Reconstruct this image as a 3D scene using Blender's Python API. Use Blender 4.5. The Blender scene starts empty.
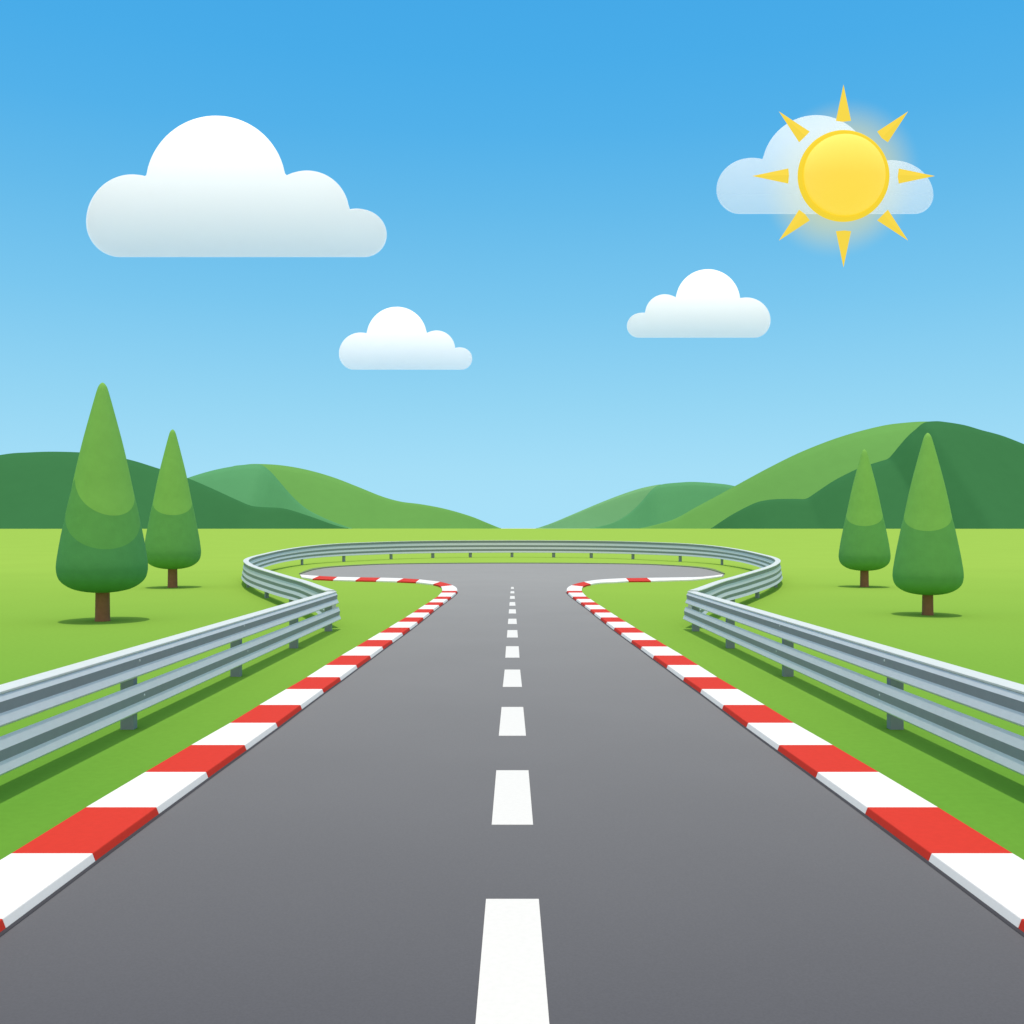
import bpy, bmesh, math
from mathutils import Vector

C = bpy.context.scene.collection
CAM_H, F, HY, CX = 3.0, 1000.0, 528.0, 512.0     # camera height (m), focal length (px), horizon row, centre column

# ------------------------------------------------------------------ helpers
def gp(px, py, z=0.0):
    """where the ray through a photo pixel meets the plane at height z"""
    D = (CAM_H - z) * F / (py - HY)
    return ((px - CX) * D / F, D)

def tag(o, label=None, cat=None, group=None, kind=None):
    if label: o['label'] = label
    if cat: o['category'] = cat
    if group: o['group'] = group
    if kind: o['kind'] = kind
    return o

def empty(name, loc=(0, 0, 0)):
    o = bpy.data.objects.new(name, None); C.objects.link(o)
    o.location = loc; o.empty_display_size = 0.3
    return o

def mesh_obj(name, verts, faces, mats, parent=None, smooth=False, slots=None, recalc=True):
    me = bpy.data.meshes.new(name)
    me.from_pydata(verts, [], faces)
    if not isinstance(mats, (list, tuple)): mats = [mats]
    for m in mats: me.materials.append(m)
    if slots:
        for p, s in zip(me.polygons, slots): p.material_index = s
    if recalc:
        bm = bmesh.new(); bm.from_mesh(me)
        bmesh.ops.recalc_face_normals(bm, faces=bm.faces)
        bm.to_mesh(me); bm.free()
    if smooth:
        for p in me.polygons: p.use_smooth = True
    me.update()
    o = bpy.data.objects.new(name, me); C.objects.link(o)
    if parent: o.parent = parent
    return o

def bevel(o, w, seg=2):
    m = o.modifiers.new('bevel', 'BEVEL'); m.width = w; m.segments = seg; m.limit_method = 'ANGLE'
    m.angle_limit = math.radians(35)
    return o

def srgb(r, g, b):
    f = lambda c: (c / 255 / 12.92) if c / 255 <= 0.04045 else ((c / 255 + 0.055) / 1.055) ** 2.4
    return (f(r), f(g), f(b), 1)

def material(name, col, rough=0.8, metal=0.0, spec=0.3, noise=None, bump=None, sheen=0.0, sheen_tint=(1, 1, 1, 1),
             sheen_rough=0.5, patches=None, far=None, beyond=None):
    """noise=(scale, amount): fine tonal grain; patches=(scale, amount): broad tonal drift; bump=(scale, strength, dist)"""
    m = bpy.data.materials.new(name); m.use_nodes = True
    nt = m.node_tree; n = nt.nodes; l = nt.links
    b = n['Principled BSDF']
    b.inputs['Roughness'].default_value = rough
    b.inputs['Metallic'].default_value = metal
    b.inputs['Specular IOR Level'].default_value = spec
    b.inputs['Sheen Weight'].default_value = sheen
    b.inputs['Sheen Tint'].default_value = sheen_tint
    b.inputs['Sheen Roughness'].default_value = sheen_rough
    b.inputs['Base Color'].default_value = col if len(col) == 4 else (*col, 1)
    tc = n.new('ShaderNodeTexCoord')
    cur = None
    for spec_ in (patches, noise):
        if not spec_: continue
        t = n.new('ShaderNodeTexNoise'); t.inputs['Scale'].default_value = spec_[0]; t.inputs['Detail'].default_value = 4
        l.new(tc.outputs['Object'], t.inputs['Vector'])
        mr = n.new('ShaderNodeMapRange')
        mr.inputs['From Min'].default_value = 0.3; mr.inputs['From Max'].default_value = 0.7
        mr.inputs['To Min'].default_value = 1 - spec_[1]; mr.inputs['To Max'].default_value = 1 + spec_[1]
        l.new(t.outputs['Fac'], mr.inputs['Value'])
        mx = n.new('ShaderNodeVectorMath'); mx.operation = 'SCALE'
        if cur is None: mx.inputs[0].default_value = (col[0], col[1], col[2])
        else: l.new(cur, mx.inputs[0])
        l.new(mr.outputs['Result'], mx.inputs['Scale'])
        cur = mx.outputs['Vector']
    if far:                                   # base colour turns paler with distance along the track
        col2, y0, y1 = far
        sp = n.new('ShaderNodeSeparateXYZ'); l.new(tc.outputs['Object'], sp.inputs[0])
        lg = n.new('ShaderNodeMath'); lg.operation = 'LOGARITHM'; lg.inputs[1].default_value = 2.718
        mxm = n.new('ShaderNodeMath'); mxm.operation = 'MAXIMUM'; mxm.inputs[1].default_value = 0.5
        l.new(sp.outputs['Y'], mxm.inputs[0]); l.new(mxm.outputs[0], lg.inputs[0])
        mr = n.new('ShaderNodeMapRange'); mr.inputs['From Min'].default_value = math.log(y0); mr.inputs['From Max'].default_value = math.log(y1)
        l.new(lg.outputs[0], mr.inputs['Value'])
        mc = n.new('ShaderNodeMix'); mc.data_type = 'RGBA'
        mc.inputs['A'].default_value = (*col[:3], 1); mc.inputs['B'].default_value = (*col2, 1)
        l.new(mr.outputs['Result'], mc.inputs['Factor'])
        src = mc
        if beyond:                            # unseen ground past the hills, tinted pale blue to brighten the cloud undersides
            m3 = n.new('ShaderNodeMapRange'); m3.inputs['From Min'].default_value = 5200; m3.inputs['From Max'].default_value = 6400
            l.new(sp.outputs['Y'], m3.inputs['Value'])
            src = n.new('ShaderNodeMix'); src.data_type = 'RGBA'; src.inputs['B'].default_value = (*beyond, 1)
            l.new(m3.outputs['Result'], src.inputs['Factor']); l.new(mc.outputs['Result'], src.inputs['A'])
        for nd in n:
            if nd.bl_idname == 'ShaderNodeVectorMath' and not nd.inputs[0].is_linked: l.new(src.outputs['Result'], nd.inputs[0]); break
    if cur is not None: l.new(cur, b.inputs['Base Color'])
    if bump:
        t = n.new('ShaderNodeTexNoise'); t.inputs['Scale'].default_value = bump[0]; t.inputs['Detail'].default_value = 3
        l.new(tc.outputs['Object'], t.inputs['Vector'])
        bp = n.new('ShaderNodeBump'); bp.inputs['Strength'].default_value = bump[1]; bp.inputs['Distance'].default_value = bump[2]
        l.new(t.outputs['Fac'], bp.inputs['Height']); l.new(bp.outputs['Normal'], b.inputs['Normal'])
    return m

def catmull(pts, n):
    """smooth polyline through pts (tuples of any length), n steps per span"""
    out = []
    P = [pts[0]] + list(pts) + [pts[-1]]
    for i in range(1, len(P) - 2):
        for k in range(n):
            t = k / n
            out.append(tuple(0.5 * (2 * b + (c - a) * t + (2 * a - 5 * b + 4 * c - d) * t * t + (3 * b - a - 3 * c + d) * t ** 3)
                             for a, b, c, d in zip(P[i - 1], P[i], P[i + 1], P[i + 2])))
    out.append(tuple(pts[-1]))
    return out

# ------------------------------------------------------------------ materials
M = {}
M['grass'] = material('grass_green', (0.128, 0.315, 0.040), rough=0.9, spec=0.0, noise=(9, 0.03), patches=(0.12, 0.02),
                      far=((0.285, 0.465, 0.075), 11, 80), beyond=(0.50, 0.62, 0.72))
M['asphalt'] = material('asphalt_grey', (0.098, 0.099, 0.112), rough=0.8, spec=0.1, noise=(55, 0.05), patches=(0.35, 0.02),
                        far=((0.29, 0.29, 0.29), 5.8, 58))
M['kerb_shade'] = material('kerb_foot_shade', (0.045, 0.045, 0.055), rough=0.85)  # shade at the foot of the kerb, put into a dark colour
M['edge_shade'] = material('far_edge_shade', (0.16, 0.22, 0.10), rough=0.9, noise=(3, 0.1))  # dark tone stands for kerb shade along the far arc
M['white_paint'] = material('white_road_paint', (0.72, 0.71, 0.69), rough=0.6, noise=(20, 0.02))
M['kerb_white'] = material('kerb_white_paint', (0.86, 0.84, 0.82), rough=0.5, noise=(14, 0.015))
M['kerb_red'] = material('kerb_red_paint', (0.60, 0.042, 0.026), rough=0.7, spec=0.05, noise=(14, 0.03))
M['steel'] = material('galvanised_steel', (0.56, 0.62, 0.66), rough=0.55, metal=0.1, noise=(7, 0.025))
M['groove'] = material('shaded_steel_groove', (0.25, 0.28, 0.33), rough=0.6, noise=(7, 0.03))  # shade in the beam recesses, put into a darker steel colour
M['cap'] = material('sunlit_zinc_cap', (0.66, 0.70, 0.69), rough=0.5, metal=0.1, noise=(7, 0.02))  # paler than the beams: sunlight on the cap put into its colour
M['post'] = material('steel_post', (0.26, 0.30, 0.33), rough=0.6, metal=0.1, noise=(9, 0.03))
M['bark'] = material('brown_bark', (0.31, 0.14, 0.07), rough=0.9, noise=(6, 0.08), bump=(18, 0.3, 0.02))
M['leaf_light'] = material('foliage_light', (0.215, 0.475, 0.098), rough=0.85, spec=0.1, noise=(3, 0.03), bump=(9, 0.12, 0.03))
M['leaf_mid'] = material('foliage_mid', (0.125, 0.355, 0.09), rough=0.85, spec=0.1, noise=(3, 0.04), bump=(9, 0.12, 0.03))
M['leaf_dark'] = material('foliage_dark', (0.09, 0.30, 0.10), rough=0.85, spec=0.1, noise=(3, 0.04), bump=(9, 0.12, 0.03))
def hillm(name, col): return material(name, col, rough=0.95, spec=0.0, patches=(0.0015, 0.03), noise=(0.02, 0.015))
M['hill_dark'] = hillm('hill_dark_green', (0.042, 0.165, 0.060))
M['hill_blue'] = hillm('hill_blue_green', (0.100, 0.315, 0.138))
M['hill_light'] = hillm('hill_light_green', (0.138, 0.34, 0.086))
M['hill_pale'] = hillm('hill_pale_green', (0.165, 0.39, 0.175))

# ------------------------------------------------------------------ ground
R = 22000.0
ys = [-60, 0, 30, 60, 100, 160, 400, 1000, 3000, 8000, R]
xs = [-R, -6000, -1500, -300, -60, 0, 60, 300, 1500, 6000, R]
v = [(x, y, 0) for y in ys for x in xs]
nx = len(xs)
f = [(j * nx + i, j * nx + i + 1, (j + 1) * nx + i + 1, (j + 1) * nx + i) for j in range(len(ys) - 1) for i in range(nx - 1)]
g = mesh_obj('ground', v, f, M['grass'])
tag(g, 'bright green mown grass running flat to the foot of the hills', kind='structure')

# ------------------------------------------------------------------ kerb geometry (left side; right mirrors it)
KZ = 0.08
front = [ # row of the block joint, column of the road-side edge, column of the grass-side edge
 (590.8,456.8,442.2),(592.6,455.4,441.2),(596.5,450.9,437.5),(599.0,447.3,433.3),(602.2,442.9,428.9),(605.0,438.8,424.3),
 (609.1,433.3,418.0),(612.6,429.0,412.8),(617.3,422.9,405.4),(621.8,417.0,397.9),(627.5,409.4,388.6),(632.7,402.1,379.5),
 (639.9,391.9,367.2),(646.5,382.2,356.2),(655.4,370.0,341.0),(665.0,356.2,325.5),(677.0,339.7,306.6),(689.0,322.3,286.0),
 (704.8,300.5,259.1),(722.7,276.0,229.9),(744.8,244.8,191.0),(771.8,206.2,145.0),(807.0,156.6,85.7),(853.0,92.7,0.0)]
near_pairs = []
for (py, xr, xg) in front:
    p = gp(xr, py, KZ); q = gp(xg, py, KZ)
    if py > 850: q = (-4.50, q[1])
    near_pairs.append((p[0], p[1], q[0], q[1]))
for D in (7.48, 5.98, 4.48, 2.98, 1.48, -0.02):
    near_pairs.append((-3.765 - (8.98 - D) * 0.03, D, -4.50 - (8.98 - D) * 0.035, D))
def pair(a, b): return (*gp(a[0], a[1], KZ), *gp(b[0], b[1], KZ))
corner_fine = [pair((457.0,588.6),(442.2,589.0)), pair((455.6,586.9),(441.9,587.6))]
c1 = pair((452.6,585.2),(441.0,586.4))            # white | red joint
corner2 = [pair((447.0,583.3),(438.0,585.1))]
c2 = pair((440.0,581.7),(433.3,584.0))            # red | white joint
back_left = [pair((419.5,579.3),(416,582.0)), pair((403.5,578.3),(397,581.2)), pair((380.5,577.6),(376,580.6)),
             pair((360.5,577.3),(355.5,580.3)), pair((337.5,576.8),(333,579.6)), pair((319,575.9),(312.5,578.7)),
             pair((300,574.6),(301.5,577.0))]
back_right = [pair((429,580.0),(424,582.5)), pair((415,578.9),(408,581.8)), pair((398,578.1),(395.3,580.9)),
              pair((377,577.8),(373,580.8)), pair((342,577.3),(348,580.0)), pair((321,576.7),(327,579.2)),
              pair((301,574.3),(302,576.0))]

def kerb_block(name, pairs, sgn, mat, parent, dz=0.0):
    """a swept block between the road-side and the grass-side edges, top at KZ"""
    v = []; f = []
    for (px, py, qx, qy) in pairs:
        v += [(sgn * (px + 0.03), py, 0.0), (sgn * px, py, KZ + dz), (sgn * qx, qy, KZ + dz), (sgn * qx, qy, 0.0)]
    n = len(pairs)
    for i in range(n - 1):
        a, b = 4 * i, 4 * i + 4
        for k in range(4): f.append((a + k, a + (k + 1) % 4, b + (k + 1) % 4, b + k))
    f.append((0, 1, 2, 3)); f.append((4 * n - 4, 4 * n - 1, 4 * n - 2, 4 * n - 3))
    o = mesh_obj(name, v, f, mat, parent)
    return bevel(o, 0.008, 2)

def build_kerb(sgn, back, label, single_back):
    root = empty('kerb', (0, 0, 0)); tag(root, label, 'kerb', 'striped kerbs along the track')
    full = list(reversed(near_pairs))             # near -> far
    red = False
    seq = []                                      # list of (pairs, is_red)
    # joint index i between full[i] and full[i+1]; block 853..807 is red
    i853 = len(full) - len(front)
    for i in range(len(full) - 1):
        seq.append(([full[i], full[i + 1]], (i - i853) % 2 == 0))
    seq.append(([full[-1], corner_fine[0], corner_fine[1], c1], False))
    seq.append(([c1, corner2[0], c2], True))
    if single_back:                               # right side: long white, short red, long white
        seq.append(([c2] + back[:3], False)); seq.append(([back[2], back[3]], True))
        seq.append((back[3:], False))
    else:
        p = c2; r = False
        for b in back: seq.append(([p, b], r)); p = b; r = not r
    for pr, r in seq:
        if len(pr) > 2: pr = catmull(pr, 4)
        # leave a hairline joint between blocks
        kerb_block('red_block' if r else 'white_block', pr, sgn, M['kerb_red'] if r else M['kerb_white'], root)
    # dark strip standing for the shade line at the kerb foot, road side
    v = []; f = []
    for (px, py, qx, qy) in full:
        w = 0.055
        v += [(sgn * (px + 0.02), py, 0.0095), (sgn * (px + w + 0.015), py + 0.02, 0.0095)]
    for i in range(len(full) - 1): f.append((2 * i, 2 * i + 1, 2 * i + 3, 2 * i + 2))
    mesh_obj('shade_strip', v, f, M['kerb_shade'], root)
    return root
build_kerb(1, back_left, 'low red and white striped kerb along the left edge of the road, curling back left at its far end', False)
build_kerb(-1, back_right, 'low red and white striped kerb along the right edge of the road, ending in a long thin white tail', True)

# ------------------------------------------------------------------ road
arc = [(299.8,574.4),(309.5,571.2),(319.3,569.0),(334,567.3),(348.6,566.3),(373,565.0),(389.6,564.5),(430,563.9),(470,563.6),(512,563.5)]
arcw = [gp(x, y) for x, y in arc]
arcw = [(a[0], a[1]) for a in catmull(arcw, 4)]
mids = [((a[0] + a[2]) / 2, (a[1] + a[3]) / 2) for a in reversed(near_pairs)]
mids += [((a[0] + a[2]) / 2, (a[1] + a[3]) / 2) for a in corner_fine + [c1] + corner2 + [c2] + back_left]
left = mids                                         # near -> far-left tip
outline = [(x, y) for x, y in left] + arcw
outline = outline + [(-x, y) for x, y in reversed(outline[:-1])]
bm = bmesh.new()
vs = [bm.verts.new((x, y, 0.005)) for x, y in outline]
fc = bm.faces.new(vs)
bmesh.ops.triangulate(bm, faces=[fc], ngon_method='EAR_CLIP')
bmesh.ops.recalc_face_normals(bm, faces=bm.faces)
if sum(fa.normal.z for fa in bm.faces) < 0: bmesh.ops.reverse_faces(bm, faces=bm.faces)
me = bpy.data.meshes.new('road'); bm.to_mesh(me); bm.free(); me.materials.append(M['asphalt'])
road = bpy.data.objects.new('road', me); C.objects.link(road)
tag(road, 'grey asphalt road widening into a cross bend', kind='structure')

# dashes of the centre line: rows top/bottom, columns half-widths top/bottom
dashes = [(900,1049,26.4,39.0),(771,825.5,16.1,20.7),(707.5,736.3,10.8,13.6),(670,687.3,7.7,9.6),(646.6,658,6.3,7.1),
          (630.4,637.8,4.9,5.5),(619,624.2,4.0,4.5),(609.5,613.7,3.3,3.7),(602.3,605.9,2.7,3.1),(596.2,599,2.2,2.5),
          (591.4,593.5,1.8,2.1),(587.1,589.0,1.2,1.6)]
for (yt, yb, wt, wb) in dashes:
    a = gp(512.4 - wb, yb); b = gp(512.4 + wb, yb); c = gp(512.4 + wt, yt); d = gp(512.4 - wt, yt)
    cx, cy = 0.0, (a[1] + c[1]) / 2
    o = mesh_obj('lane_dash', [(p[0] - cx, p[1] - cy, z) for z in (0.0, 0.004) for p in (a, b, c, d)],
                 [(0, 3, 2, 1), (4, 5, 6, 7), (0, 1, 5, 4), (1, 2, 6, 5), (2, 3, 7, 6), (3, 0, 4, 7)], M['white_paint'], road)
    o.location = (cx, cy, 0.0055)

# dark strip standing for kerb shade along the far side of the bend
full_arc = arcw + [(-x, y) for x, y in reversed(arcw[:-1])]
v = []; f = []
n = len(full_arc)
for i, (x, y) in enumerate(full_arc):
    a = full_arc[max(i - 1, 0)]; b = full_arc[min(i + 1, n - 1)]
    t = Vector((b[0] - a[0], b[1] - a[1])).normalized(); nn = Vector((-t.y, t.x))
    wd = 0.6 * min(1, 0.1 + min(i, n - 1 - i) / 12)
    for (s, z) in ((-0.02, 0.0), (-0.02, 0.06), (wd, 0.06), (wd, 0.0)):
        v.append((x + nn.x * s, y + nn.y * s, z))
for i in range(n - 1):
    a, b = 4 * i, 4 * i + 4
    for k in range(4): f.append((a + k, a + (k + 1) % 4, b + (k + 1) % 4, b + k))
f.append((0, 1, 2, 3)); f.append((4 * n - 4, 4 * n - 1, 4 * n - 2, 4 * n - 3))
e = mesh_obj('road_edge_shade', v, f, M['edge_shade'])
tag(e, 'thin dark strip standing for kerb shade on the far side of the bend', kind='structure')

# ------------------------------------------------------------------ guard rails
def sweep(name, path, prof_fns, mat, parent, dark=()):
    """path: list of (x, y, zb, zt); each prof_fn(zb, zt) -> closed list of (u, z)"""
    v = []; f = []; sl = []; n = len(path)
    if not isinstance(prof_fns, list): prof_fns = [prof_fns]
    for prof_fn in prof_fns:
        o = len(v); m = None
        for i, (x, y, zb, zt) in enumerate(path):
            a = path[max(i - 1, 0)]; b = path[min(i + 1, n - 1)]
            t = Vector((b[0] - a[0], b[1] - a[1])).normalized(); nn = Vector((t.y, -t.x))
            pr = prof_fn(zb, zt); m = len(pr)
            for (u, z) in pr: v.append((x + nn.x * u, y + nn.y * u, z))
        for i in range(n - 1):
            a, b = o + m * i, o + m * i + m
            for k in range(m):
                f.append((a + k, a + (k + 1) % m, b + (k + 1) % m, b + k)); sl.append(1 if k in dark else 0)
        sl += [0, 0]
        f.append(tuple(range(o, o + m))); f.append(tuple(range(o + m * n - 1, o + m * n - m - 1, -1)))
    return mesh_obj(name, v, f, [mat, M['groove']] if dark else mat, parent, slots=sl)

def sym(side): return [(u, z) for u, z in side] + [(-u, z) for u, z in reversed(side)]

def box(name, cx, cy, w, d, z0, z1, ang, mat, parent, bev=0.01):
    ca, sa = math.cos(ang), math.sin(ang)
    v = []
    for z in (z0, z1):
        for (a, b) in ((-w / 2, -d / 2), (w / 2, -d / 2), (w / 2, d / 2), (-w / 2, d / 2)):
            v.append((cx + a * ca - b * sa, cy + a * sa + b * ca, z))
    o = mesh_obj(name, v, [(0, 3, 2, 1), (4, 5, 6, 7), (0, 1, 5, 4), (1, 2, 6, 5), (2, 3, 7, 6), (3, 0, 4, 7)], mat, parent)
    return bevel(o, bev, 1) if bev else o

def bolt(x, y, z, sgn, parent):
    v = []; f = []
    for (u, r) in ((0.0, 0.022), (0.02, 0.022), (0.028, 0.014)):
        for k in range(6):
            a = k * math.pi / 3
            v.append((x + sgn * u, y + r * math.cos(a), z + r * math.sin(a)))
    for j in range(2):
        for k in range(6): f.append((6 * j + k, 6 * j + (k + 1) % 6, 6 * j + 6 + (k + 1) % 6, 6 * j + 6 + k))
    f.append(tuple(range(6))); f.append(tuple(range(12, 18)))
    mesh_obj('bolt', v, f, M['steel'], parent)

def straight_rail(sgn, label):
    root = empty('guardrail', (0, 0, 0)); tag(root, label, 'guardrail', 'steel guardrails beside the track')
    A = (-5.33, 29.62, 1.125); B = (-6.08, 2.0, 1.21)      # centre line, far end and near end
    def at(D):
        t = (A[1] - D) / (A[1] - B[1]); return A[0] + (B[0] - A[0]) * t, A[2] + (B[2] - A[2]) * t
    path = []
    for D in [29.62, 29.5, 28, 24, 20, 16, 12, 8, 5, 2.0]:
        x, zt = at(D); path.append((sgn * x, D, 0.27, zt))
    def sheet(pts, side):
        # a bent steel sheet 12 mm thick, one on each side of the posts
        def fn(zb, zt):
            s_ = (zt - 0.27) / 0.94; zz = lambda q: 0.27 + (q - 0.27) * s_
            return [(side * u, zz(z)) for u, z in pts] + [(side * (u - 0.014), zz(z)) for u, z in reversed(pts)]
        return fn
    UP = [(0.122, 1.168), (0.165, 1.096), (0.152, 0.963), (0.203, 0.845), (0.192, 0.826), (0.160, 0.805)]
    LO = [(0.190, 0.706), (0.238, 0.573), (0.224, 0.440), (0.268, 0.318), (0.257, 0.300), (0.225, 0.280)]
    def cap(zb, zt):
        return sym([(0.120, zt), (0.135, zt - 0.008), (0.135, zt - 0.030), (0.12, zt - 0.0385)])
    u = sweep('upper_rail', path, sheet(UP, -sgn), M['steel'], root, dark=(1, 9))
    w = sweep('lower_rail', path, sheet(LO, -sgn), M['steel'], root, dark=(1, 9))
    sweep('top_rail', path, cap, M['cap'], root)
    for D in (5.0, 9.9, 14.95, 20.25, 25.0, 29.1):
        x, zt = at(D)
        box('post', sgn * x, D, 0.20, 0.15, -0.05, zt - 0.06, 0, M['post'], root, 0.006)
        if D < 24:
            bolt(sgn * (x + 0.142), D, 1.02, sgn, u); bolt(sgn * (x + 0.212), D, 0.505, sgn, w)
    return root
straight_rail(1, 'straight grey steel guardrail with two beams running up the left verge')
straight_rail(-1, 'straight grey steel guardrail with two beams running up the right verge')

half = [(-5.42,29.9,.30,1.135),(-5.95,31.3,.40,1.135),(-7.25,34.9,.42,1.145),(-8.4,37.7,.38,1.155),(-9.5,40.4,.34,1.17),(-11.6,45.6,.31,1.20),
        (-13.1,49.8,.31,1.22),(-14.6,54.9,.32,1.24),(-15.8,60.6,.36,1.24),(-16.65,67.2,.42,1.27),(-17.15,74.2,.46,1.36),
        (-17.05,81.2,.48,1.48),(-16.2,86,.50,1.58),(-14.6,90,.52,1.66),(-10.9,96.9,.50,1.72),(-6.2,101.0,.48,1.74),(0,102.6,.47,1.745)]
pts = half + [(-x, y, a, b) for x, y, a, b in reversed(half[:-1])]
path = catmull(pts, 6)
root = empty('guardrail', (0, 0, 0))
tag(root, 'long curved grey guardrail looping round the far bend from side to side', 'guardrail', 'steel guardrails beside the track')
def curve_beam(lo_, hi_):
    fr = [0, .17, .37, .53, .69, .85, .985, 1.0]
    us = [.12, .115, .165, .155, .205, .195, .245, .18]
    def fn(zb, zt):
        top = zt - 0.045
        return sym([(u, top + (zb - top) * q) for q, u in zip(fr[lo_:hi_], us[lo_:hi_])])
    return fn
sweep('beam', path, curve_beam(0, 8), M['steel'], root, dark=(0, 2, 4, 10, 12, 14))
sweep('top_rail', path, lambda zb, zt: sym([(0.13, zt), (0.145, zt - 0.012), (0.145, zt - 0.035), (0.13, zt - 0.044)]), M['cap'], root)
# posts, each at the point of the curve nearest to where it stands
spots = [(-7.9, 37.2), (-10.5, 43.1), (-13.4, 51.0), (-17.15, 81.0), (-14.9, 89.2), (-12.0, 95.4), (-8.1, 99.8), (-4.05, 102.0)]
for (tx, ty) in spots + [(0, 102.6)] + [(-a_, b_) for a_, b_ in reversed(spots)]:
    i = min(range(1, len(path) - 1), key=lambda j: (path[j][0] - tx) ** 2 + (path[j][1] - ty) ** 2)
    q = path[i]
    ang = math.atan2(path[i + 1][1] - path[i - 1][1], path[i + 1][0] - path[i - 1][0])
    box('post', q[0], q[1], 0.30, 0.14, -0.05, q[2] + 0.12, ang, M['post'], root, 0)

# ------------------------------------------------------------------ trees
prof_big = [(384.5,2.9),(387,4.5),(392,6.2),(400,8.5),(414,12.4),(428,16.2),(440,19.4),(453,22.6),(470,26.5),(490,30.7),(505,34.4),
            (524,38.5),(540,41.8),(552,43.9),(562,45.4),(570,45.6),(578,43.5),(584,38.1),(588.7,29.5),(591.2,20.0),(592.4,11),(592.7,5)]
apexy, boty, maxr = 382.4, 592.8, 45.7
prof_n = [((y - apexy) / (boty - apexy), r / maxr) for y, r in prof_big]     # t from tip to bottom, normalised radius
prof_n = [(0.0, 0.0), (0.0025, 0.03)] + prof_n + [(1.0, 0.0)]
def rad(t):
    for (a, ra), (b, rb) in zip(prof_n, prof_n[1:]):
        if a <= t <= b: return ra + (rb - ra) * ((t - a) / (b - a) if b > a else 0)
    return 0.0
smooth_prof = catmull([p for p in prof_n], 5)
ts = sorted(set(round(p[0], 5) for p in smooth_prof if 0 <= p[0] <= 1))
def rad_s(t):
    best = smooth_prof[0]
    for a, b in zip(smooth_prof, smooth_prof[1:]):
        if a[0] <= t <= b[0] and b[0] > a[0]: return max(0.0, a[1] + (b[1] - a[1]) * (t - a[0]) / (b[0] - a[0]))
    return 0.0

def tree(px, py, apex, bottom, half_w, trunk_w, tiers, label, yaw=0.0):
    """tiers: list of (t at the flanks, t at the dip, dip's turn) where one foliage tone gives way to the next"""
    D = CAM_H * F / (py - HY); X = (px - CX) * D / F; s = D / F * D / math.hypot(X, D)
    root = empty('conifer_tree', (X, D, 0)); tag(root, label, 'tree', 'cone shaped trees beside the track')
    ztop = CAM_H - (apex - HY) * D / F; zbot = CAM_H - (bottom - HY) * D / F; r = half_w * s * 1.005
    N = 96
    face_ang = math.atan2(-D, -X)                   # the side that looks at the road
    v = []; f = []; sl = []
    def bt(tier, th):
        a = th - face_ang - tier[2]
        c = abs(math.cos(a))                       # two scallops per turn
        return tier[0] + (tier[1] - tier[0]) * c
    bands = len(tiers) + 1
    base = [0] + [0] * bands
    rings = []
    per = 26
    for bnd in range(bands):
        for j in range(per + 1):
            if bnd > 0 and j == 0: continue
            ring = []
            for k in range(N):
                th = 2 * math.pi * k / N
                t0 = 0.0 if bnd == 0 else bt(tiers[bnd - 1], th)
                t1 = 1.0 if bnd == bands - 1 else bt(tiers[bnd], th)
                u = j / per
                if bnd == bands - 1: u = 1 - (1 - u) ** 1.9      # denser rings round the bottom
                if bnd == 0: u = u ** 1.6
                t = t0 + (t1 - t0) * u
                rr = r * rad_s(min(t, 0.99999)) if t > 0 else 0.0
                if t >= 0.9999: rr = 0.001
                ring.append((rr * math.cos(th), rr * math.sin(th), ztop + (zbot - ztop) * t))
            rings.append((ring, bnd))
    for ring, b in rings: v += ring
    for i in range(len(rings) - 1):
        for k in range(N):
            f.append((i * N + k, i * N + (k + 1) % N, (i + 1) * N + (k + 1) % N, (i + 1) * N + k)); sl.append(rings[i + 1][1])
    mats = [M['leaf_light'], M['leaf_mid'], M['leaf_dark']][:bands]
    crown = mesh_obj('crown', v, f, mats, root, smooth=True, slots=sl)
    # trunk: tapered, slight root flare
    v = []; f = []; K = 20; w = trunk_w * s / 2
    levels = [(-0.05, 1.12), (0.04, 1.04), (0.12, 1.0), (zbot * 0.6, 0.97), (zbot + 0.3, 0.93), (zbot + 1.2, 0.7)]
    for z, q in levels:
        for k in range(K): v.append((w * q * math.cos(2 * math.pi * k / K), w * q * math.sin(2 * math.pi * k / K), z))
    for i in range(len(levels) - 1):
        for k in range(K): f.append((i * K + k, i * K + (k + 1) % K, (i + 1) * K + (k + 1) % K, (i + 1) * K + k))
    f.append(tuple(range(K))); f.append(tuple(range((len(levels) - 1) * K, len(levels) * K)))
    mesh_obj('trunk', v, f, M['bark'], root, smooth=True)
    return root
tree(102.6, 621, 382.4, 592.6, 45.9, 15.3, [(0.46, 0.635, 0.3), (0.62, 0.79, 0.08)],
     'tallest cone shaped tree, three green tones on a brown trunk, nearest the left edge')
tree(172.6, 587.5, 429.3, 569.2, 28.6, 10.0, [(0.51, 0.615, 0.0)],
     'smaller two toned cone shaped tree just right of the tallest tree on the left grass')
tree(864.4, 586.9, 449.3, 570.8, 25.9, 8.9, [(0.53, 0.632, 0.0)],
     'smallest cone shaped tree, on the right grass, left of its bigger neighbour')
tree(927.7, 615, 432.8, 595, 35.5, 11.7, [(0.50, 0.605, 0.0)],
     'larger two toned cone shaped tree on the right grass, nearest the right edge')

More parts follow.
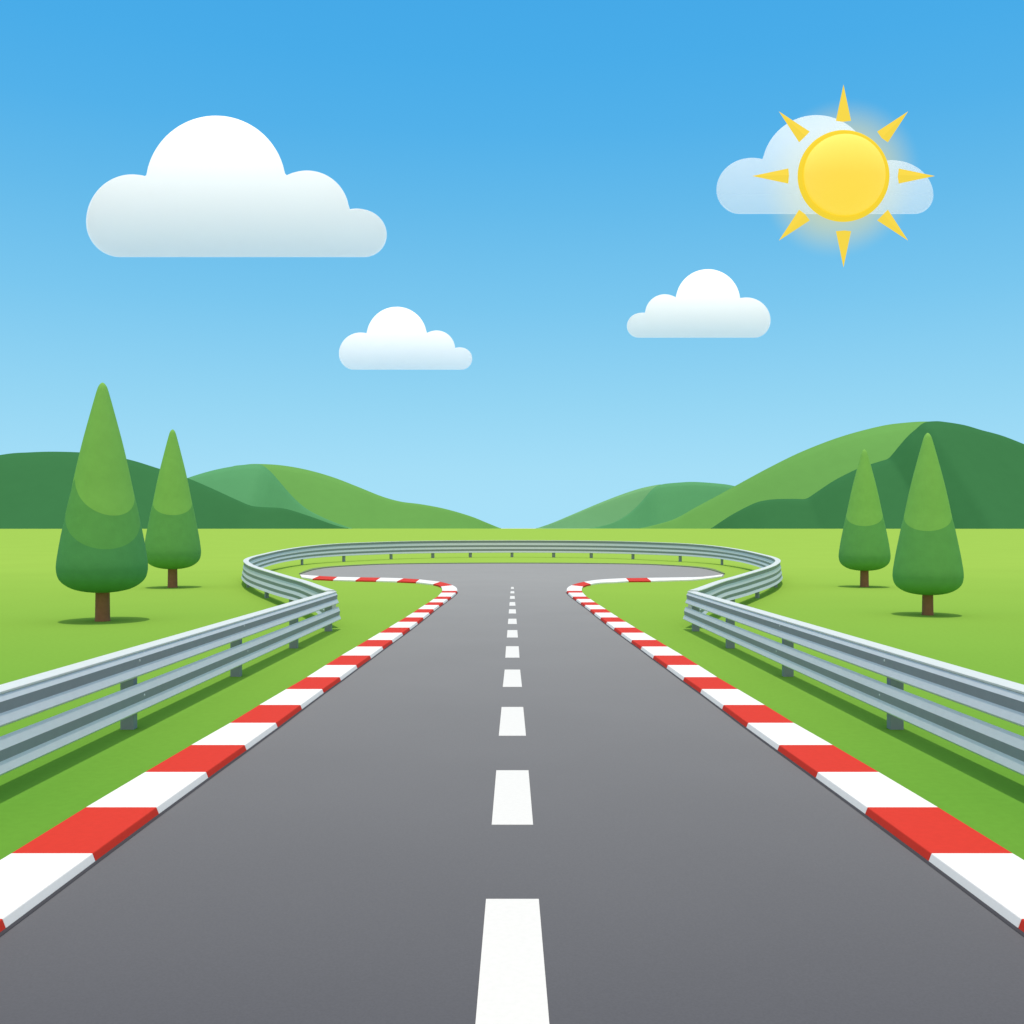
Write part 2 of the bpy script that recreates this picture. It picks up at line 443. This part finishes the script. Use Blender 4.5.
# ------------------------------------------------------------------ hills
def hill(label, outline, D, mat, depth=700.0):
    """outline: photo columns/rows of the crest, left to right; a rounded ridge D metres away"""
    pts = catmull([tuple(map(float, p)) for p in outline], 6)
    v = []; f = []
    prof = []
    for j in range(15):
        a = -1 + 2 * j / 14
        prof.append((a, (1 - math.sqrt(a * a + 0.006)) / (1 - math.sqrt(0.006)) if abs(a) < 0.995 else 0.0))
    cols = 0
    for (px, py) in pts:
        hpx = max(0.0, HY - py)
        for (a, q) in prof:
            # steeper ends keep the crest where the eye meets it
            y = D + a * depth * max(0.04, hpx / 75)
            x = (px - CX) * y / F * 0 + (px - CX) * D / F
            z = -3 + q * (hpx * D / F + CAM_H + 3)
            v.append((x, y, z))
        cols += 1
    m = len(prof)
    for i in range(cols - 1):
        for j in range(m - 1): f.append((i * m + j, i * m + j + 1, (i + 1) * m + j + 1, (i + 1) * m + j))
    o = mesh_obj('hill', v, f, mat, smooth=True)
    # the silhouette: nearer slopes show a little above the crest line; settle it to the outline
    tag(o, label, kind='structure')
    return o
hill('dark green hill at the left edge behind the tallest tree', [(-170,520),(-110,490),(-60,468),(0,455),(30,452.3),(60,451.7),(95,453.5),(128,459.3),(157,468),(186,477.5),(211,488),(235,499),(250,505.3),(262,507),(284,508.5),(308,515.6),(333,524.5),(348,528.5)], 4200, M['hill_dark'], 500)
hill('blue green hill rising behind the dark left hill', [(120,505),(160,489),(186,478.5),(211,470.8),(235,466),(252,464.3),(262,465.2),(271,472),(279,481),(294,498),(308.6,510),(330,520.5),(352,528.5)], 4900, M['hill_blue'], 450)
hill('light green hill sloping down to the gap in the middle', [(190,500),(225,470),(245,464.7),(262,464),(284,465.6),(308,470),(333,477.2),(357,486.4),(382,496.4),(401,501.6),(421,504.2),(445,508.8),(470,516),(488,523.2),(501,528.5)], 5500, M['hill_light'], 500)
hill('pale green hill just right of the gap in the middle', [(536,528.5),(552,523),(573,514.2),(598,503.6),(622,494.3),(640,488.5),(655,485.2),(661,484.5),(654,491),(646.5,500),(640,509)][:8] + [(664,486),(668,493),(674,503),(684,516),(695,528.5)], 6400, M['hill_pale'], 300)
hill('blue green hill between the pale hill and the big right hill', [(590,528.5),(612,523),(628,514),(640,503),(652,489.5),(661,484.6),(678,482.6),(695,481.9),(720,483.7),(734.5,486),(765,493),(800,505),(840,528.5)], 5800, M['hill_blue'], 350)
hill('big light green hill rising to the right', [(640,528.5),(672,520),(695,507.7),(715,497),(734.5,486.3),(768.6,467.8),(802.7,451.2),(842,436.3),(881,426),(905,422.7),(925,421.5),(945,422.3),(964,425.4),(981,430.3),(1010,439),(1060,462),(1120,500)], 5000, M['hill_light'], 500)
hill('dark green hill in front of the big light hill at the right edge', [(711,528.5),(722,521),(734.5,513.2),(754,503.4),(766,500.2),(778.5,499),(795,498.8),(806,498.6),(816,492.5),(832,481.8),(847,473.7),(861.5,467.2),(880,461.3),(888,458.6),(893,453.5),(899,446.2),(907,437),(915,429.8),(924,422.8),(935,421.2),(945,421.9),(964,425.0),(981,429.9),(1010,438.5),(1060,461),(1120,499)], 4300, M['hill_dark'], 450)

# ------------------------------------------------------------------ clouds
def cloud_mat(name, a_low, a_high, base=(0.92, 0.975, 1.0)):
    m = bpy.data.materials.new(name); m.use_nodes = True
    nt = m.node_tree; n = nt.nodes; l = nt.links
    for x in list(n): n.remove(x)
    out = n.new('ShaderNodeOutputMaterial'); mix = n.new('ShaderNodeMixShader')
    tr = n.new('ShaderNodeBsdfTransparent'); d = n.new('ShaderNodeBsdfDiffuse')
    d.inputs['Color'].default_value = (*base, 1)
    tc = n.new('ShaderNodeTexCoord'); sx = n.new('ShaderNodeSeparateXYZ'); mr = n.new('ShaderNodeMapRange')
    l.new(tc.outputs['Generated'], sx.inputs[0]); l.new(sx.outputs['Z'], mr.inputs['Value'])
    mr.inputs['To Min'].default_value = a_low; mr.inputs['To Max'].default_value = a_high
    mr.inputs['From Min'].default_value = 0.0; mr.inputs['From Max'].default_value = 0.75
    l.new(mr.outputs['Result'], mix.inputs['Fac'])
    l.new(tr.outputs[0], mix.inputs[1]); l.new(d.outputs[0], mix.inputs[2]); l.new(mix.outputs[0], out.inputs['Surface'])
    return m
M['cloud'] = cloud_mat('cloud_white', 0.30, 1.0)
M['thin_cloud'] = cloud_mat('cloud_thin', 0.22, 0.42)

def cloud(label, billows, ends, base_y, x0, y0, sc, D, mat):
    """billows (cx, cy, rx, ry), left to right, in enlarged-photo units; ends: the two lower corner curves; flat underside at base_y"""
    cv = lambda c: (x0 + c[0] * sc, y0 + c[1] * sc, c[2] * sc, (c[3] if len(c) > 3 else c[2]) * sc)
    cs = [cv(c) for c in billows]; eL, eR = [cv(c) for c in ends]
    by = y0 + base_y * sc
    xl, xr = cs[0][0] - cs[0][2], cs[-1][0] + cs[-1][2]
    def arc_(c, x): return c[3] * math.sqrt(max(0, 1 - ((x - c[0]) / c[2]) ** 2))
    def top(x):
        return min(c[1] - arc_(c, x) for c in cs if abs(x - c[0]) <= c[2] + 1e-9)
    def bot(x):
        if x < eL[0]: return min(by, eL[1] + arc_(eL, x))
        if x > eR[0]: return min(by, eR[1] + arc_(eR, x))
        return by
    mx_, my_ = (xl + xr) / 2, (by + min(c[1] - c[3] for c in cs)) / 2
    NX, NZ = 220, 40
    xs_ = [xl + (xr - xl) * (0.5 - 0.5 * math.cos(math.pi * i / NX)) for i in range(NX + 1)]
    xs_[0] += 1e-3; xs_[-1] -= 1e-3
    ty = min(c[1] - c[3] for c in cs); H = by - ty
    # slope of the front face: leans back more and more towards the top
    steps = 200; g = [0.0]
    for i in range(steps):
        vv = (i + 0.5) / steps; ang = math.radians(24 + 54 * vv)
        g.append(g[-1] + math.tan(ang) / steps)
    tot = g[-1]
    def depth(vv):
        q = max(0, min(1, vv)) * steps; i = min(int(q), steps - 1)
        return (tot - (g[i] + (g[i + 1] - g[i]) * (q - i))) + 0.04
    v = []; f = []
    for side in (0, 1):
        for x in xs_:
            t, b = top(x), bot(x)
            for k in range(NZ + 1):
                y = b + (t - b) * k / NZ
                dd = depth((by - y) / H) * H * D / F
                dist = D - dd if side == 0 else D + dd * 0.35
                q_ = 1.0 if side == 0 else 0.988
                xx = (x - mx_) * q_ + mx_; yy = (y - my_) * q_ + my_
                v.append(((xx - CX) / F * dist, dist, CAM_H + (HY - yy) / F * dist))
    W = NZ + 1; S = (NX + 1) * W
    for i in range(NX):
        for k in range(NZ):
            a = i * W + k
            f.append((a, a + 1, a + W + 1, a + W)); f.append((S + a, S + a + W, S + a + W + 1, S + a + 1))
        a = i * W
        f.append((a, a + W, S + a + W, S + a)); a += NZ; f.append((a, S + a, S + a + W, a + W))
    for k in range(NZ):
        f.append((k, S + k, S + k + 1, k + 1)); a = NX * W + k; f.append((a, a + 1, S + a + 1, S + a))
    ctr = Vector((sum(p[0] for p in v) / len(v), D, CAM_H + (HY - by) / F * D))
    o = mesh_obj('cloud', [(p[0] - ctr.x, p[1] - ctr.y, p[2] - ctr.z) for p in v], f, mat, smooth=True, recalc=False)
    o.location = ctr
    o.modifiers.new('edge', 'EDGE_SPLIT').split_angle = math.radians(50)
    tag(o, label, 'cloud', 'flat bottomed clouds')
    return o
cloud('biggest white cloud, high on the left with a flat pale base', [(205,375,131,135),(443,273,200),(702,350,121),(848,412,81.5,74)],
      [(172,375,98,100.3),(865,412,64.5,63.3)], 475.3, 60, 90, .3516, 11000, M['cloud'])
cloud('small white cloud low in the sky left of the middle', [(245,383,131,127),(462,283,182),(702,356,112),(845,413,72,67)],
      [(205,383,91,97),(850,413,67,67)], 480, 320, 290, .166, 15500, M['cloud'])
cloud('small white cloud right of the middle, below the sun', [(180,433,84,76),(312,365,113),(557,293,184),(775,400,138,130)],
      [(165,433,69,66),(820,400,93,99)], 499, 610, 250, .1758, 9500, M['cloud'])
cloud('thin see-through cloud directly behind the sun', [(235,455,135,122),(480,379,208),(765,475,158,133)],
      [(190,455,90,91),(850,475,73,71)], 546, 690, 70, .2637, 12500, M['thin_cloud'])

# ------------------------------------------------------------------ the sun in the sky
SD = 6600.0
sc = SD / F
sun_loc = Vector(((843.5 - CX) * sc, SD, CAM_H + (HY - 176) * sc))
sroot = empty('sun', sun_loc)
tag(sroot, 'round golden sun with eight pointed rays in front of a thin cloud', 'sun')
def glow_mat(name, base, emis, strength):
    m = material(name, base, rough=0.7, spec=0.0)
    b = m.node_tree.nodes['Principled BSDF']
    b.inputs['Emission Color'].default_value = (*emis, 1); b.inputs['Emission Strength'].default_value = strength
    return m
M['sun_disc'] = glow_mat('sun_disc_yellow', (0.30, 0.44, 0.16), (1.0, 0.52, 0.0), 0.84)
M['sun_rim'] = glow_mat('sun_rim_gold', (0.20, 0.18, 0.02), (1.0, 0.68, 0.04), 0.80)
M['sun_ray'] = glow_mat('sun_ray_yellow', (0.15, 0.12, 0.02), (1.0, 0.72, 0.07), 0.84)
k_ = 1 / math.cos(math.atan2(sun_loc.x, SD)) # keeps the size when turned to face the road
def lathe_y(name, prof, n, mat):
    v = []; f = []
    for (r, y) in prof:
        for k in range(n):
            a = 2 * math.pi * k / n; v.append((r * math.cos(a), y, r * math.sin(a)))
    for i in range(len(prof) - 1):
        for k in range(n): f.append((i * n + k, i * n + (k + 1) % n, (i + 1) * n + (k + 1) % n, (i + 1) * n + k))
    return v, f
pr = [(max(0.01, 41 * sc * math.sin(a)), -26 * sc * math.cos(a)) for a in [math.pi * i / 48 for i in range(49)]]
v, f = lathe_y('d', pr, 96, None)
mesh_obj('disc', v, f, M['sun_disc'], sroot, smooth=True)
n1, n2 = 96, 16; v = []; f = []
for i in range(n1):
    a = 2 * math.pi * i / n1
    for j in range(n2):
        b = 2 * math.pi * j / n2
        r = (42.7 + 3.1 * math.cos(b)) * sc
        v.append((r * math.cos(a), 3.1 * sc * math.sin(b), r * math.sin(a)))
for i in range(n1):
    for j in range(n2):
        f.append((i * n2 + j, i * n2 + (j + 1) % n2, ((i + 1) % n1) * n2 + (j + 1) % n2, ((i + 1) % n1) * n2 + j))
mesh_obj('rim', v, f, M['sun_rim'], sroot, smooth=True)
for k in range(8):
    a = k * math.pi / 4; d = Vector((math.cos(a), 0, math.sin(a))); p = Vector((-math.sin(a), 0, math.cos(a)))
    b0 = d * 55.2 * sc; w = 7.6 * sc; t = 2.6 * sc
    vv = [b0 + p * w, b0 + Vector((0, -t, 0)), b0 - p * w, b0 + Vector((0, t, 0)), d * 91.5 * sc]
    mesh_obj('ray', [tuple(q) for q in vv], [(0, 1, 2, 3), (0, 4, 1), (1, 4, 2), (2, 4, 3), (3, 4, 0)], M['sun_ray'], sroot)

# ------------------------------------------------------------------ light
EL, AZ = math.radians(85), math.radians(180)      # the light comes from high up, a little behind the camera
sl = bpy.data.lights.new('sun_light', 'SUN'); sl.energy = 2.35; sl.angle = math.radians(0.5); sl.color = (1.0, 0.88, 0.74)
so = bpy.data.objects.new('sun_light', sl); C.objects.link(so)
dirv = Vector((0, -math.cos(EL), math.sin(EL)))
so.rotation_euler = dirv.to_track_quat('Z', 'Y').to_euler(); so.location = (0, -20, 60)

w = bpy.data.worlds.new('World'); bpy.context.scene.world = w; w.use_nodes = True
nt = w.node_tree; n = nt.nodes; l = nt.links
for x in list(n): n.remove(x)
out = n.new('ShaderNodeOutputWorld'); bg = n.new('ShaderNodeBackground')
sky = n.new('ShaderNodeTexSky'); sky.sky_type = 'NISHITA'; sky.sun_disc = False
sky.sun_elevation = EL; sky.sun_rotation = AZ
sk = n.new('ShaderNodeVectorMath'); sk.operation = 'SCALE'; sk.inputs['Scale'].default_value = 0.10
l.new(sky.outputs['Color'], sk.inputs[0])
tc = n.new('ShaderNodeTexCoord'); sp = n.new('ShaderNodeSeparateXYZ'); l.new(tc.outputs['Generated'], sp.inputs[0])
cr = n.new('ShaderNodeValToRGB'); l.new(sp.outputs['Z'], cr.inputs['Fac'])
def zc(py): t = (HY - py) / F; return t / math.sqrt(1 + t * t + 0.06)
stops = [(0.0, srgb(170, 229, 255)), (zc(470), srgb(163, 224, 251)), (zc(400), srgb(147, 215, 246)), (zc(300), srgb(121, 201, 242)),
         (zc(200), srgb(98, 188, 238)), (zc(120), srgb(80, 179, 237)), (zc(45), srgb(70, 174, 236)), (0.47, srgb(66, 171, 235)), (0.64, (0.50, 0.68, 0.88, 1)), (1.0, (1.35, 1.33, 1.28, 1))]  # unseen upper stops brightened to add neutral fill from overhead
el = cr.color_ramp.elements
el[0].position, el[0].color = stops[0]; el[1].position, el[1].color = stops[-1]
for p, c in stops[1:-1]:
    e_ = el.new(p); e_.color = c
mx = n.new('ShaderNodeMix'); mx.data_type = 'RGBA'; mx.inputs['Factor'].default_value = 0.94
l.new(sk.outputs['Vector'], mx.inputs['A']); l.new(cr.outputs['Color'], mx.inputs['B'])
# unseen sky at the camera's back, made paler as added fill light
mrb = n.new('ShaderNodeMapRange'); mrb.interpolation_type = 'SMOOTHSTEP'
mrb.inputs['From Min'].default_value = 0.25; mrb.inputs['From Max'].default_value = -0.45
mrb.inputs['To Min'].default_value = 0.0; mrb.inputs['To Max'].default_value = 0.85
l.new(sp.outputs['Y'], mrb.inputs['Value'])
mh = n.new('ShaderNodeMix'); mh.data_type = 'RGBA'; mh.inputs['B'].default_value = (0.72, 0.74, 0.76, 1)
l.new(mrb.outputs['Result'], mh.inputs['Factor']); l.new(mx.outputs['Result'], mh.inputs['A'])
# warm aureole round the sun
dv = Vector((839 - CX, F, HY - 180)).normalized()
nrm = n.new('ShaderNodeVectorMath'); nrm.operation = 'NORMALIZE'; l.new(tc.outputs['Generated'], nrm.inputs[0])
dt = n.new('ShaderNodeVectorMath'); dt.operation = 'DOT_PRODUCT'; dt.inputs[1].default_value = dv; l.new(nrm.outputs['Vector'], dt.inputs[0])
mr = n.new('ShaderNodeMapRange'); mr.interpolation_type = 'SMOOTHSTEP'
mr.inputs['From Min'].default_value = math.cos(0.070); mr.inputs['From Max'].default_value = math.cos(0.0)
mr.inputs['To Max'].default_value = 0.6
l.new(dt.outputs['Value'], mr.inputs['Value'])
m2 = n.new('ShaderNodeMix'); m2.data_type = 'RGBA'; m2.inputs['B'].default_value = (0.85, 0.78, 0.26, 1)
l.new(mr.outputs['Result'], m2.inputs['Factor']); l.new(mh.outputs['Result'], m2.inputs['A'])
l.new(m2.outputs['Result'], bg.inputs['Color']); bg.inputs['Strength'].default_value = 1.0
l.new(bg.outputs[0], out.inputs['Surface'])

# ------------------------------------------------------------------ camera
cam = bpy.data.cameras.new('camera'); cam.sensor_width = 36; cam.sensor_fit = 'HORIZONTAL'
cam.lens = 36 * F / 1024; cam.shift_y = (HY - 512) / 1024; cam.clip_start = 0.1; cam.clip_end = 60000
co = bpy.data.objects.new('camera', cam); C.objects.link(co); co.location = (0, 0, CAM_H); co.rotation_euler = (math.radians(90), 0, 0)
s = bpy.context.scene; s.camera = co
s.view_settings.view_transform = 'Standard'; s.view_settings.look = 'None'; s.view_settings.exposure = 0; s.view_settings.gamma = 1
s.cycles.transparent_max_bounces = 16
